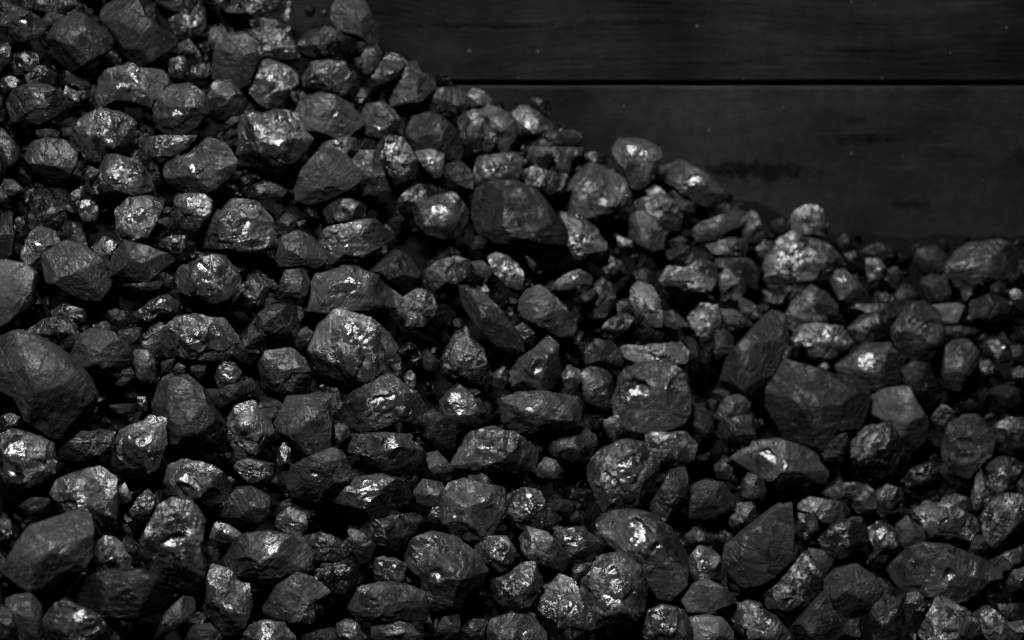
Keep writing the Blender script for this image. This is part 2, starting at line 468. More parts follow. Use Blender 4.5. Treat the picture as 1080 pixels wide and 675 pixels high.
    if grain is not None:
        a = math.radians(grain)
        t0 = (-math.sin(a) * p[:, 0] + math.cos(a) * p[:, 1]) / rm
        al = (math.cos(a) * p[:, 0] + math.sin(a) * p[:, 1]) / rm
        for (fq, am) in ((4.0, .022), (11.0, .009)):
            t = t0 * fq + p[:, 2] / rm * fq * .4 + 1.1 * vnoise(s * 1.7) + .4 * vnoise(s * 5) + rs.uniform(0, 9)
            saw = t - np.floor(t)
            disp += gk * am * (saw ** 2) * (.4 + .9 * np.clip(vnoise(s * 2.6 + 5) + .3, 0, 1))
    p = p + nrm_dir * (disp * rm)[:, None]
    if want_clv: return p, faces, (clv[faces].mean(1) > .6).astype(np.int32)
    return p, faces

def outline(poly):
    """centroid and radius table of a traced outline (x right, y up)"""
    P = np.array(poly, float); Q = np.roll(P, -1, axis=0)
    cr = P[:, 0] * Q[:, 1] - Q[:, 0] * P[:, 1]
    A = cr.sum() / 2
    c = ((P + Q) * cr[:, None]).sum(0) / (6 * A)
    P = P - c; Q = Q - c
    r = np.zeros(360)
    for k in range(360):
        a = math.radians(k); dx, dy = math.cos(a), math.sin(a)
        ex, ey = (Q - P).T
        den = dx * ey - dy * ex
        with np.errstate(divide='ignore', invalid='ignore'):
            t = (P[:, 0] * ey - P[:, 1] * ex) / den
            s = (P[:, 0] * dy - P[:, 1] * dx) / den
        ok = (np.abs(den) > 1e-9) & (t > 0) & (s >= -1e-6) & (s <= 1 + 1e-6)
        r[k] = t[ok].max() if ok.any() else np.nan
    bad = np.isnan(r)
    if bad.any(): r[bad] = np.interp(np.where(bad)[0], np.where(~bad)[0], r[~bad])
    ker = np.exp(-.5 * (np.arange(-9, 10) / 1.5) ** 2); ker /= ker.sum()
    r = np.convolve(np.concatenate([r[-9:], r, r[:9]]), ker, 'valid')
    return c, r, abs(A)

# ------------------------------------------------------------------ ground and planks
def box(x0, x1, y0, y1, z0, z1, bev=0.0, wavy=0):
    import bmesh
    bm = bmesh.new()
    bmesh.ops.create_cube(bm, size=1)
    for v in bm.verts:
        v.co = Vector(((x0 if v.co.x < 0 else x1), (y0 if v.co.y < 0 else y1), (z0 if v.co.z < 0 else z1)))
    if wavy:
        ex = [e for e in bm.edges if abs(e.verts[0].co.x - e.verts[1].co.x) > 1]
        bmesh.ops.subdivide_edges(bm, edges=ex, cuts=420, use_grid_fill=True)
        pts = np.array([v.co[:] for v in bm.verts])
        q_ = np.stack([pts[:, 0] * 1.0, pts[:, 0] * 0 + wavy, np.sign(pts[:, 2]) * 3.3], 1)
        w_ = .00045 * fbm(q_ * np.array([22, 1, 1]), 3) - .0011 * np.clip(vnoise(q_ * np.array([61, 1, 1]) + 8) - .62, 0, 1) * 2
        for v, dz in zip(bm.verts, w_): v.co.z += dz * (1 if v.co.z > 0 else -1)
    if bev: bmesh.ops.bevel(bm, geom=[e for e in bm.edges if e.is_manifold and e.calc_face_angle() > 1.0], offset=bev, segments=3, profile=.5, affect='EDGES')
    return bm

def tag(o, label=None, cat=None, group=None, kind=None):
    for k, v in (('label', label), ('category', cat), ('group', group), ('kind', kind)):
        if v: o[k] = v
    return o

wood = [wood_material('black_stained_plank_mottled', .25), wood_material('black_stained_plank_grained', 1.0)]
ground_mat, nt_, b_ = new_mat('dark_ground')
b_.inputs['Base Color'].default_value = (.012, .012, .012, 1); b_.inputs['Roughness'].default_value = .8
bm = box(-3, 3, -3, .6, -.02, 0)
me = bpy.data.meshes.new('ground'); bm.to_mesh(me); me.materials.append(ground_mat)
g_ = bpy.data.objects.new('ground', me); COL.objects.link(g_); tag(g_, kind='structure')

SEAM = 0.4848
pw = bpy.data.objects.new('plank_wall', None); COL.objects.link(pw); pw.location = (0, 0.0, 0)
tag(pw, 'wall of black-stained horizontal wooden planks with one dark seam, behind the coal heap', 'plank wall')
rows = [(SEAM - .4835, SEAM - .2415, 0), (SEAM - .2385, SEAM - .0022, 1), (SEAM + .0018, SEAM + .24, 2), (SEAM + .243, SEAM + .48, 3)]
for (z0, z1, k) in rows:
    bm = box(-1.15, 1.15, -.011, .011, -(z1 - z0) / 2, (z1 - z0) / 2, .0013, wavy=2.1 + k * 5.7)
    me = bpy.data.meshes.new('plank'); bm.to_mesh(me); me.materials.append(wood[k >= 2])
    for p_ in me.polygons: p_.use_smooth = False
    o = bpy.data.objects.new('plank', me); COL.objects.link(o); o.parent = pw
    o.location = (0, .011, (z0 + z1) / 2)
bm = box(-1.15, 1.15, .023, .045, 0.002, SEAM + .478)
me = bpy.data.meshes.new('backing_board'); bm.to_mesh(me); me.materials.append(ground_mat)
o = bpy.data.objects.new('backing_board', me); COL.objects.link(o); o.parent = pw

# ------------------------------------------------------------------ fine coal slack under and between the lumps
slack = slack_material()
nx, ny = 420, 260
X, Y = np.meshgrid(np.linspace(-1.0, 1.0, nx), np.linspace(-1.0, -.002, ny))
Pg = np.stack([X.ravel(), Y.ravel(), X.ravel() * 0], 1)
Z = height(X.ravel(), Y.ravel()) - .036 + .010 * fbm(Pg * 28 + 5, 3) + .004 * fbm(Pg * 120, 2)
Z -= .010
bank = np.exp(-((Y.ravel() + .002) / .020) ** 2)                     # a little slack banked against the planks
bx_, bz_ = [], []
for (px, py) in [(-400, -300), (315, 30), (450, 104), (560, 132), (640, 178), (700, 186), (760, 204), (800, 208), (835, 226), (870, 242), (960, 246), (1080, 243), (1400, 246)]:
    r = ray(px, py); p = CAM + r * ((-0.004 - CAM[1]) / r[1]); bx_.append(p[0]); bz_.append(p[2])
zb_ = np.interp(X.ravel(), bx_, bz_) + .005 * fbm(Pg * 30 + 40, 3) - .004
Z = Z * (1 - bank) + zb_ * bank
Z = np.maximum(Z, -.015)
V = np.stack([X.ravel(), Y.ravel(), Z], 1)
ii = np.arange(nx * ny).reshape(ny, nx)
F = np.stack([ii[:-1, :-1].ravel(), ii[:-1, 1:].ravel(), ii[1:, 1:].ravel(), ii[1:, :-1].ravel()], 1)
me = mesh_from('coal_slack', V, F, slack)
o = bpy.data.objects.new('coal_slack', me); COL.objects.link(o)
tag(o, 'fine black coal slack filling the dark gaps between the lumps and banked against the planks', 'coal slack', kind='stuff')

# ------------------------------------------------------------------ traced lumps
# one line per lump: frame, style+tone, lift, grain angle; outline; places of mirror-like faces; name|more
TRACES = r'''
A1 f3 0; 40 60 95 45 150 70 175 110 150 150 90 168 45 160 30 110; 100 105
A1 m1 0; 0 40 30 60 30 120 0 135
A1 f2 0; 150 0 235 0 215 45 170 50 145 35
A1 f2 0; 245 -10 310 -10 305 30 265 55 235 50
A1 m2 1; 205 145 240 90 310 58 350 75 450 155 440 195 370 250 280 290 215 240 195 180; ;rounded dull block|with a few pin-sized glints, near the top left corner of the heap
A1 m2 2; 425 -10 555 -5 580 35 590 75 715 155 600 250 560 255 500 205 460 130 425 90 410 35; ;smooth dull black slab|with no glint, tilted at the top edge of the heap
A1 g3 0; 0 170 30 175 40 200 40 250 15 290 0 280
A1 g1 0; 60 225 110 210 150 215 160 270 150 310 95 330 60 300
A1 g2 0; 110 280 180 270 225 300 215 340 150 350 100 340
A1 f2 1; 25 430 60 370 130 340 200 355 285 410 240 460 160 500 60 485 20 460
A1 g5 0; 270 350 310 375 315 405 285 412 255 385; 285 385
A1 g5 1; 380 390 390 310 480 280 520 262 560 280 640 285 662 320 640 360 600 430 540 410 480 400 420 432; 440 385 610 315;silvery split lump|with bright crinkled faces, below the smooth dull black slab
A1 g3 1; 305 560 330 490 400 445 480 460 545 495 550 540 520 590 440 640 380 650 320 615; 440 580
P m3 0; 28 165 35 152 50 147 68 149 80 162 80 175 72 186 55 188 38 180
A1 f3 1; 630 470 645 400 700 355 770 350 830 390 838 450 800 510 740 545 680 545 635 520; 720 515;round wrinkled lump|dark grey with glinting lower edge, right of the silvery split lump
A1 f4 0; 725 180 770 160 803 205 790 235 740 230
A1 g3 -1; 690 80 730 55 770 70 800 25 835 30 840 90 810 140 760 165 715 140
A1 f4 0; 850 170 860 115 900 105 925 115 900 160 870 195 845 190
A1 m3 1; 885 190 920 120 980 130 1030 170 1045 230 1010 330 960 360 880 330 872 260; ;upright smooth egg-shaped lump|dark grey, near the top left, above the wide glittery block
A1 f2 1; 850 400 880 330 930 325 960 360 1000 410 980 450 900 485 850 460
A1 g2 -1; 690 240 750 230 760 280 740 320 690 310
A1 g2 -1; 775 260 830 260 850 300 820 330 775 325
A1 g4 0 0; 535 590 570 560 700 555 800 545 820 560 760 600 700 630 600 640 540 620
P f3 1; 171 188 179 172 200 162 223 144 236 155 247 170 244 183 226 200 200 205 179 203; 200 180;hump-backed grey lump|broad below and peaked on top, left of the wide glittery block
A1 f3 0; 890 525 940 480 985 470 960 500 910 530
P g4 2; 247 140 256 122 285 118 313 121 318 135 331 152 325 165 300 172 262 174 250 160; 268 135 300 165;wide glittery block|covered in small glints, in the upper left part of the heap
P g4 0; 265 98 268 78 275 63 286 62 299 70 313 76 313 88 303 96 299 111 291 117 278 109; 280 80
P g3 0; 226 -6 234 10 248 13 262 14 280 17 293 20 304 17 306 8 304 -6; 270 6;shiny shelf-like lump|cut by the top edge of the photo beside the dark planks
P g3 0; 262 18 285 20 300 25 308 30 305 36 285 30 266 28
P g3 0; 262 33 280 30 295 33 310 38 316 50 308 62 290 63 272 60 264 48
P g2 0; 0 135 10 145 20 160 15 172 0 180
A1 m1 0; 145 530 200 525 240 535 230 560 160 562
A1 m1 0; 250 525 290 520 300 550 260 560
P g4 1; 98 207 97 185 105 170 120 165 145 170 158 188 160 200 140 206 120 203; 150 190
A1 g2 0; 0 330 40 310 80 330 60 360 20 390 0 400
A2 m3 -1; 355 30 385 -15 465 -15 500 50 527 100 525 170 480 165 440 140 380 125 350 80; ;smooth leaf-shaped lump|leaning on the dark planks at the very top of the slope
A2 f2 1; 215 160 260 125 330 115 400 145 445 165 430 215 370 210 280 235 220 240
A2 f3 0; 445 160 470 150 510 180 480 200 455 215 440 195
A2 g4 1; 220 320 265 260 330 250 400 260 420 285 390 340 370 370 290 360 225 345; 310 310
A2 m2 0; 465 240 490 190 530 185 550 220 540 260 500 300 460 300
A2 g3 1 50; 445 415 470 350 530 300 550 240 590 215 640 250 630 285 580 330 520 350 480 390 460 430
A2 f3 1; 585 380 620 320 650 265 690 260 705 300 755 310 760 340 720 400 680 430 640 470 600 440 585 410; ;jutting grey crest lump|overhanging the slope just below the seam of the planks
A2 f4 1; 215 450 240 400 300 385 370 400 430 430 465 460 455 510 400 550 340 570 260 545 225 510; 400 495;pale lemon-shaped lump|right above the wide glittery block's right end
A2 g4 0; 290 590 340 575 400 560 440 550 455 600 400 625 340 615 300 610; 335 600
A2 f4 1; 465 480 490 430 560 420 600 450 625 470 625 530 580 560 500 550 465 530; 530 520;small cube-like lump|with a flat pale front, right of the pale lemon-shaped lump
P g3 0; 399 155 405 147 420 144 430 150 438 165 440 180 430 198 420 200 412 185 402 170; 415 157
A2 m2 1; 660 540 680 480 730 465 790 480 850 530 870 600 860 650 800 640 750 650 700 640 680 600; ;dull domed lump|with a bright shard at its foot, below the upper plank seam
B2 g5 1; 690 0 740 -10 800 10 800 60 785 115 750 90 720 60; 765 60
A2 f3 0; 700 460 720 410 770 370 850 355 900 380 920 430 870 440 830 470 790 475 740 465
A2 f4 0; 890 390 920 355 960 370 1000 410 970 430 910 430
A2 g3 1; 860 490 900 455 950 470 1000 530 1015 590 960 640 900 645 870 600 880 540
P f3 0; 498 112 515 112 528 117 540 122 545 140 541 155 525 164 518 158 521 145 512 130 500 122
A3 g5 0; 150 290 145 230 200 195 240 215 300 230 320 260 325 295 260 310 170 320; 215 280 205 235;glinting crest lump|with one white flash, standing on the rim of the slope
A3 f1 -1; 215 185 240 165 300 180 320 210 300 232 240 212
A3 g2 1 5; 175 350 230 310 340 295 415 305 430 340 420 360 300 370 200 385; ;dark flat-topped brick-like lump|just below the glinting crest lump
A3 g4 0; 200 400 260 370 350 372 435 360 430 400 390 410 380 470 320 465 270 440 220 420; 320 430
A3 g4 0; 0 480 20 410 80 405 160 395 195 420 180 480 150 520 60 520 20 555; 60 450
A3 g1 0; 195 450 250 440 300 470 380 480 400 510 340 540 300 560 240 540 200 510
A3 f1 -1; 440 400 470 380 500 390 550 410 560 440 500 430 460 440
A3 f4 1; 555 345 600 332 680 340 750 380 755 410 740 440 720 500 680 540 640 520 610 450 570 390; 620 365 690 400;wedge-shaped lump standing on its point|alone against the lower plank
A3 f4 1; 315 590 380 530 420 480 470 440 540 465 600 500 630 570 635 630 600 665 520 672 460 650 380 635 325 610; 540 610;cracked pale lump|crossed by dark cracks, below the wedge-shaped lump standing on its point
P m2 3; 502 215 506 200 525 193 545 193 565 202 585 228 598 245 592 256 565 259 530 257 510 247 502 230; ;biggest plain dark boulder|with fine slanting grain, under the dark flat-topped brick-like lump
B3 g4 1; 265 255 340 270 410 300 450 370 450 410 420 440 330 440 270 480 210 470 190 430 220 400 300 390 310 330; 390 345;shiny hook-shaped lump|curling out from behind the biggest plain dark boulder
B3 g4 1; 565 200 640 190 620 155 660 145 720 190 765 250 755 310 720 330 690 310 640 270 600 240 570 235; 700 260;light streaky lump|right of the cracked pale lump
B3 f3 0; 560 260 600 245 650 280 690 330 690 390 640 400 590 370 560 340
B3 f3 0; 665 90 700 65 770 40 830 80 900 120 930 180 910 215 850 220 790 180 740 140 690 115; 820 130;long bent crest lump|lying along the rim in front of the lower plank
B3 m1 0; 720 150 780 170 820 220 815 270 780 300 760 240
B3 f3 1 25; 850 290 930 260 1030 240 1000 290 930 340 890 362 820 370 790 340; ;pointed slanting splinter|of dark grey, right of the light streaky lump
B3 f1 0; 830 240 900 215 990 205 1060 235 1000 245 900 262
P f3 0; 768 250 780 232 790 222 803 230 812 246 800 255 780 256
B3 f3 0; 715 365 760 345 810 365 790 390 730 390
B3 f1 0; 710 400 780 385 850 400 900 430 870 460 800 470 720 450
B3 f3 0; 870 380 950 355 1010 350 1035 380 1020 430 960 440 900 410
P f2 0; 748 272 770 274 790 273 802 288 797 303 785 300 765 287
B3 g4 1; 680 510 720 465 780 480 840 440 900 460 910 510 880 560 820 610 760 600 700 570; 770 540;knobbly glinting lump|with a bright bead on its left end, right of the heap's centre
B3 g4 0; 910 510 950 470 1010 520 1030 560 1000 600 950 620 910 590 885 575
P g5 1 65; 664 305 672 299 685 298 692 312 699 330 697 342 680 343 672 330 666 318; 680 325;leaning striped lump|with a vertical bundle of bright glints, near the middle of the slope
B3 m1 0; 570 490 620 475 660 500 650 535 590 540
B3 f3 0; 380 610 400 560 440 520 490 540 500 570 490 630 450 670 390 665
B3 g3 0; 445 470 480 425 520 450 545 490 510 500 460 495
B3 g5 0 20; 230 545 290 505 350 480 400 510 390 540 320 560 260 570; 340 520
B3 m1 0; 330 600 400 560 430 575 400 610 350 615
P f4 1; 546 315 555 305 572 303 590 320 603 335 607 350 590 355 575 345 555 335 547 325; 560 330;lozenge-shaped grey lump|pointing down to the right, right of the dark leaning splinter
P g4 0; 516 272 524 268 537 272 550 285 556 302 548 309 535 300 522 288; 536 280
B3 f2 0; 130 420 160 440 200 490 180 500 150 470
B3 f2 0; 505 620 540 590 570 630 570 675 510 670
P f3 0; 697 330 710 328 722 338 726 343 712 347 700 341
P g4 0; 727 335 740 322 760 322 760 340 755 355 748 385 743 375 738 355 730 345; 745 345
C3 f3 0; 905 90 940 65 975 100 970 150 910 188 900 140
P f4 0; 755 325 775 328 795 342 780 347 762 340
B3 g1 0; 490 330 560 360 590 420 560 430 510 380
B4 g5 1; 190 215 205 150 265 130 310 140 320 170 315 240 250 235 200 240; 250 190;bright white-flashing cube|perched on top of a bigger lump against the lower plank
B4 f2 0; 315 180 345 200 340 240 315 240
B4 g4 1; 95 380 110 330 160 260 210 240 300 245 360 270 385 310 375 360 330 410 250 450 190 485 140 465 105 420; 210 310 150 320;large two-sided lump|carrying the bright white-flashing cube
B4 f2 -1; 120 195 170 175 190 190 185 225 140 240
B4 f3 -1; 370 265 400 235 425 260 425 300 390 290
B4 g2 0; 65 290 100 262 150 280 130 320 90 345 65 330
B4 f3 0; 350 420 385 365 420 400 460 440 500 490 440 510 380 490; 385 410
B4 f2 -1; 390 300 450 310 480 330 460 380 420 370
B4 g5 0; 480 340 530 330 560 370 555 440 515 450 490 420; 530 400 530 365 532 425;blurry lump with an upright white flash|at the foot of the wall near the right
B4 f3 0; 560 375 595 365 620 390 615 425 570 430
B4 m1 -2; 450 310 520 275 600 290 650 320 600 350 500 345
B4 g5 0; 530 470 555 458 575 480 565 505 532 500; 550 480
B4 m2 0; 590 470 620 430 660 440 670 470 650 500 600 500
B4 m2 0; 665 340 680 290 740 285 790 330 790 380 730 390 680 380
B4 m2 0; 685 420 730 395 780 410 800 460 790 500 720 490
B4 f3 1 10; 790 370 830 310 880 280 980 270 1050 300 1060 350 1040 390 940 440 850 450 800 420; ;out-of-focus oval lump|at the back of the heap beside the right edge
B4 m3 0; 1055 400 1065 350 1090 335 1095 430 1065 430
B4 m1 0; 880 500 950 470 1010 490 1020 560 950 570 880 550
B4 m2 0; 955 440 985 420 1010 440 1005 478 955 470
B4 g4 0; 1020 450 1050 445 1090 475 1090 540 1040 510
B4 m5 0; 715 515 820 505 860 520 830 575 780 580 740 550; ;flat pale grey tablet|of coal between rounded lumps near the right edge
P f3 1; 943 345 955 325 975 320 990 332 993 350 992 370 983 377 965 378 950 368 942 355; ;upright barrel-shaped lump|left of the flat pale grey tablet
B4 f2 0; 385 530 450 505 560 510 600 500 690 495 640 525 570 560 450 560
B4 g3 0; 455 590 490 555 550 550 575 585 560 610 500 605
B4 f3 0; 175 540 200 500 270 440 330 470 370 510 360 550 310 560 240 570 190 590
P g5 1 5; 831 350 840 345 860 343 885 345 896 355 897 362 880 375 868 380 855 375 848 362 835 358; 852 362 875 352;pale layered wedge|with a bright vertical streak, right of the tallest tilted lump
P f3 0; 833 335 850 330 868 333 876 343 855 344 838 343
P f2 0; 895 345 905 335 925 330 940 340 943 350 925 357 905 360
B4 f2 0; 0 480 40 500 80 540 90 570 50 580 0 560
C4 m2 0; 785 130 830 100 870 110 905 150 900 210 870 270 830 292 790 280 775 230
C4 g3 0; 955 110 1000 100 1030 140 1025 190 980 190 955 150; 1000 130
C4 g4 0; 915 185 950 180 980 230 950 250 920 235; 935 210
C4 g3 0; 1030 215 1060 200 1085 215 1080 260 1045 260
C4 f2 0; 770 55 840 50 930 70 860 90 790 85
C4 m1 0; 1030 130 1060 120 1090 130 1090 190 1040 190
C4 m1 0; 950 290 1000 275 1060 290 1060 350 1000 380 960 350
P m2 3 55; 763 400 768 380 782 362 800 342 814 331 826 335 831 350 824 370 813 394 800 415 788 421 768 414; ;tallest tilted lump|long, dark and grainy, leaning up to the right in the right half
C4 m2 2; 115 300 140 230 185 190 270 215 350 245 430 255 475 300 470 350 440 430 350 440 340 510 290 520 230 500 180 490 160 430 115 350; 350 345;huge dull boulder with a white corner flash|right of the tallest tilted lump
C4 f3 1; 360 215 430 160 480 120 560 110 580 150 620 170 610 210 590 270 520 295 480 300 440 260 390 235; 470 180
C4 m1 1; 615 220 660 185 720 200 735 260 735 340 700 360 670 300 630 280
C4 m5 2; 500 330 560 295 640 287 665 340 710 400 705 470 650 530 620 490 590 430 540 400 505 370; 655 500;pale flat-faced lump|light grey with a ragged bright lower tip, in the right half
C4 g1 0; 440 490 500 430 570 420 600 460 650 540 600 600 540 640 470 640 430 580
C4 g2 0; 620 640 660 590 740 560 760 620 700 650
C4 f3 1; 775 500 800 430 850 390 920 400 965 460 950 530 900 580 870 620 810 600 780 560; 880 530;big plump grey lump|near the right edge, below dark hollows
C4 g3 0; 730 400 770 345 825 380 820 410 760 440
C4 f2 0; 970 430 1020 400 1090 405 1090 500 1040 520 990 490; 1070 520
C4 f2 0; 940 580 1000 540 1060 560 1060 600 1000 640 950 640
C4 f4 2; -15 550 5 520 50 495 150 485 240 515 295 545 330 600 320 635 220 650 110 630 40 590; 40 540 180 575 260 600;flat oval lump with a row of glints|along the bottom, below the huge dull boulder
C4 f1 0; 340 450 400 455 415 510 390 560 330 560 310 530
C4 g4 0; 290 205 320 190 345 205 335 222 300 222; 325 208
D4 f2 0; 300 120 350 85 430 75 475 85 455 125 400 145 340 140
C3 f4 0; 910 395 950 345 1000 335 1045 370 1040 410 960 440 920 430
C3 f1 0; 930 440 1040 415 1070 480 1075 530 990 520 920 500
C3 f2 0; 900 620 940 600 975 640 970 675 910 670
C3 f3 1; 60 250 110 190 170 150 220 100 260 140 275 230 240 300 170 320 100 320 50 300; 190 250;three-cornered grey lump|with a peaked top, above the long flat-topped lump
C3 f2 0; 0 250 40 220 70 250 40 310 0 315
C3 g3 0; 270 260 310 215 350 240 340 330 270 335 265 300
C3 g2 0; 350 230 420 220 480 255 490 290 480 380 430 390 380 350 350 300
C3 m1 0; 375 160 420 110 480 120 525 170 520 230 440 225 380 205
C3 g5 1 0; 525 125 600 135 700 130 780 120 805 150 790 200 700 210 640 210 560 185 530 160; 590 165 660 185 770 145;bright sliver-like lump|lying flat on top of the large grey cube
C3 m1 0; 790 90 840 130 840 230 800 240
C3 f4 3; 490 260 530 215 620 210 720 210 780 260 805 340 800 400 760 450 640 480 560 475 510 420 490 330; 770 370 560 355;large grey cube|with glints on its lower right corner, right of centre
C3 f3 2; 5 370 60 330 200 325 330 345 372 385 350 430 260 470 160 480 90 475 40 430; 90 460;long flat-topped lump|tapering to the right, left of the large grey cube
P g4 1; 480 488 485 470 495 458 520 451 540 455 558 468 567 480 560 495 540 497 500 495 483 493; 510 475 525 485;speckled glinting lump|full of small reflections, below the long flat-topped lump
C3 f3 0; 215 540 260 490 350 465 410 500 415 540 350 580 310 615 270 600 240 570
C3 f3 0; 175 640 210 590 250 600 280 640 250 670 190 672
P g4 2; 623 490 635 475 660 468 680 470 693 485 695 500 685 515 670 530 655 541 640 540 625 520 618 505; 660 495 665 525;big swirled lump|with curved ridges catching the light, below the large grey cube
C3 g3 0; 600 500 680 490 780 490 820 530 825 590 760 620 730 640 680 600 640 560; 780 600
C3 g3 0; 740 650 770 638 790 660 785 680 745 680
C3 m1 0; 805 340 850 370 890 440 900 530 870 590 830 590 825 500 800 430
C3 g1 0; 450 440 510 420 530 470 600 490 560 520 480 520
C3 g3 0; 430 80 470 30 530 0 570 20 540 70 480 95
C3 g3 0; 85 60 120 40 165 80 160 130 120 120
P m2 2 -55; 487 305 495 303 510 310 525 325 540 345 551 365 545 370 530 368 515 355 500 338 490 322; ;dark leaning splinter|smooth and pencil-like, sloping down to the right near the centre
P f2 0 25; 256 370 258 350 270 336 284 322 300 322 316 326 318 333 308 342 285 352 270 366
C2 f3 0; 200 110 220 70 250 55 272 80 240 135 205 135
C2 g5 2; 270 130 300 60 360 -5 430 -15 520 25 570 90 597 140 560 200 500 270 400 275 340 245 280 250 270 190; 430 90 500 120;palest round lump|with a split silvery face, left of the heap's centre
C2 g4 1; 55 210 90 165 180 148 240 170 258 230 250 290 190 320 130 325 75 285; 140 290;small ball-like lump|glowing at its foot, left of the palest round lump
C2 g3 2 15; 395 390 430 330 520 290 590 245 650 290 700 340 730 400 690 430 600 440 500 475 420 460; 600 360 545 375;dark fibrous lump|with slanting glints, below the palest round lump
C2 f4 1; 795 360 850 290 910 330 985 420 980 455 900 465 840 450 800 410; 870 415 850 350;small pyramid lump|with a white flash along its base, near the centre
C2 g3 0; 800 190 850 90 900 68 905 110 960 150 1000 220 980 290 900 280 860 250 800 215; 870 210
C2 m3 1; 125 450 170 350 240 345 310 325 350 340 325 390 345 460 340 540 250 595 190 545 150 500; ;ragged dull lump|with a frayed upper right corner, below the small ball-like lump
C2 f3 0; 340 460 380 450 430 480 390 520 330 555
C2 f2 1; 385 550 430 500 560 495 660 500 720 570 725 640 660 655 590 650 520 640 480 590 480 570 400 565; 620 520
P g5 1 70; 240 460 241 445 252 428 266 425 280 432 289 448 280 465 265 480 250 490 240 490 247 478; 262 455;tooth-shaped pale lump|with bright upright stripes, left of the ragged dull lump
P g3 0; 245 490 262 485 288 490 288 505 276 515 262 508
C2 g2 0; 120 640 130 560 150 530 180 560 175 640
P f3 1; 302 505 310 492 330 482 350 475 365 483 371 495 362 510 350 525 325 530 305 522; 325 523
P f4 0; 450 480 462 477 478 495 476 505 468 510 455 503
C2 g2 0; 640 260 665 230 690 260 680 320 650 310
C2 m2 0; 720 180 750 165 785 200 760 235 725 225
C2 m1 0; 700 430 760 400 850 440 840 540 760 560 710 500
C2 g3 0; 600 20 680 0 760 5 720 50 660 70 620 40; 665 45
P g3 0; 415 335 425 315 440 305 455 312 460 325 455 335 440 345 430 345
C2 g1 0; 610 150 650 120 700 140 700 180 640 195
B2 m3 1; 205 150 230 80 290 10 340 -5 400 20 450 80 455 120 410 150 330 190 260 205 215 190; 300 110;rounded grey potato-like lump|in the upper middle of the slope
B2 f3 0; 430 45 460 5 530 0 545 50 560 110 585 165 540 175 500 170 440 190 430 180 460 120
B2 g2 0; 315 240 360 200 440 190 480 220 470 270 400 280 340 290
B2 f3 1; 685 235 740 195 830 172 890 190 905 230 890 290 840 350 750 340 700 290; 790 240;rounded shaded lump|with only its crown lit, left of the biggest plain dark boulder
B2 g5 1 15; 290 370 340 315 440 290 510 283 560 320 590 345 520 390 470 430 400 460 330 465 315 410; 350 380 400 395;shining jagged lump|with bright crumbled left half, above the whale-shaped lump
B2 m3 1; 120 420 150 350 210 328 270 350 310 400 310 450 270 475 200 470 140 460
B2 f3 1; 130 560 160 490 250 475 250 530 235 590 180 615 140 600
B2 m2 0; 80 530 110 520 130 545 115 575 85 570
B2 m2 0; 70 610 95 590 125 610 115 655 75 655
B2 f3 2 -20; 250 640 255 570 300 500 370 470 440 475 520 510 560 550 625 600 610 625 540 640 400 640 330 650; 435 550;whale-shaped lump|long, smooth and tapering to the right, above the palest round lump
B2 m2 0; 465 480 530 440 600 400 660 430 700 490 690 540 650 570 610 535 560 500 500 485
B2 f4 0; 725 490 780 450 850 430 910 450 910 500 860 520 840 560 790 582 755 560; ;pitted pale lump|small and block-like, above the dark leaning splinter
B2 f3 0; 915 450 960 445 1000 480 980 515 940 500
B2 f3 0; 915 375 940 340 975 360 960 390 920 400
B2 g5 0; 945 560 970 542 992 570 975 592 950 588; 965 568
B2 m2 0; 125 290 160 250 200 265 195 315 140 320
B2 f1 0; 0 150 70 120 140 140 150 180 60 190 0 180
B2 m1 0; 800 60 870 40 920 90 920 160 820 160
B2 g1 0; 610 200 680 140 760 140 780 180 720 230 640 250
P g4 2; 207 252 215 240 232 225 245 213 262 212 275 218 287 232 293 245 288 258 275 264 255 262 230 261 212 258; 228 246 265 240 275 256;banded glassy lump|with curved light bands, in the left part of the slope
B1 f3 0; 10 110 50 115 100 155 80 185 50 185 20 150
B1 g3 0; 280 200 300 150 340 140 345 190 320 230 290 230; 297 215
B1 g4 0; 320 240 340 195 390 205 400 240 380 280 340 278
B1 g5 1; 475 330 480 240 520 195 600 190 660 210 640 260 600 340 560 355 500 355; 525 300 575 265;small square lump with a bright mirror front|left of the banded glassy lump
B1 g3 1; 710 195 750 175 830 178 856 205 850 250 830 310 760 330 725 310 715 240; 760 195
B1 m2 0; 870 250 890 232 905 250 895 275 872 272
B1 f4 0; 80 420 100 350 150 308 220 330 245 370 200 400 190 460 140 485 90 450; 165 395
B1 m4 2; 190 400 260 370 330 385 410 440 440 540 400 600 330 590 260 550 200 530 185 450; 385 565;smooth slanting grey block|with one glint at its lower tip, near the left edge
B1 m2 1; 450 500 460 430 510 368 600 390 680 420 700 440 640 490 600 530 500 530; ;dull four-sided block|without glints, between the smooth slanting grey block and the glassy egg-shaped lump
B1 g2 0; 375 390 420 340 470 370 470 420 420 445
B1 g3 0; 640 370 700 340 760 345 750 390 720 420 670 410
B1 g4 2; 712 510 740 465 860 430 910 435 950 480 978 540 950 580 880 610 800 600 740 560; 830 560 770 500;glassy egg-shaped lump|with a white flash low on its front, below the banded glassy lump
P m4 2; -8 278 10 277 27 281 36 290 33 318 18 332 10 340 -8 345; ;flat smooth grey lump|cut off by the left edge halfway up
B1 m1 0; 0 250 40 250 60 330 50 410 20 450 -20 440
B1 m1 0; -10 130 30 180 40 220 0 240
B1 f4 0; 62 275 85 262 102 285 95 320 68 320
B1 g3 0; 210 650 260 620 330 640 350 675 270 690 220 680; 275 660
P g3 0; 139 330 150 322 165 315 182 310 187 322 180 333 160 338 145 337; 180 319
B1 m3 0; 440 650 475 638 510 660 500 690 450 690
B1 f2 0; 135 270 200 225 255 230 265 270 200 295
B1 g3 0; 345 90 370 60 410 80 380 115 350 120
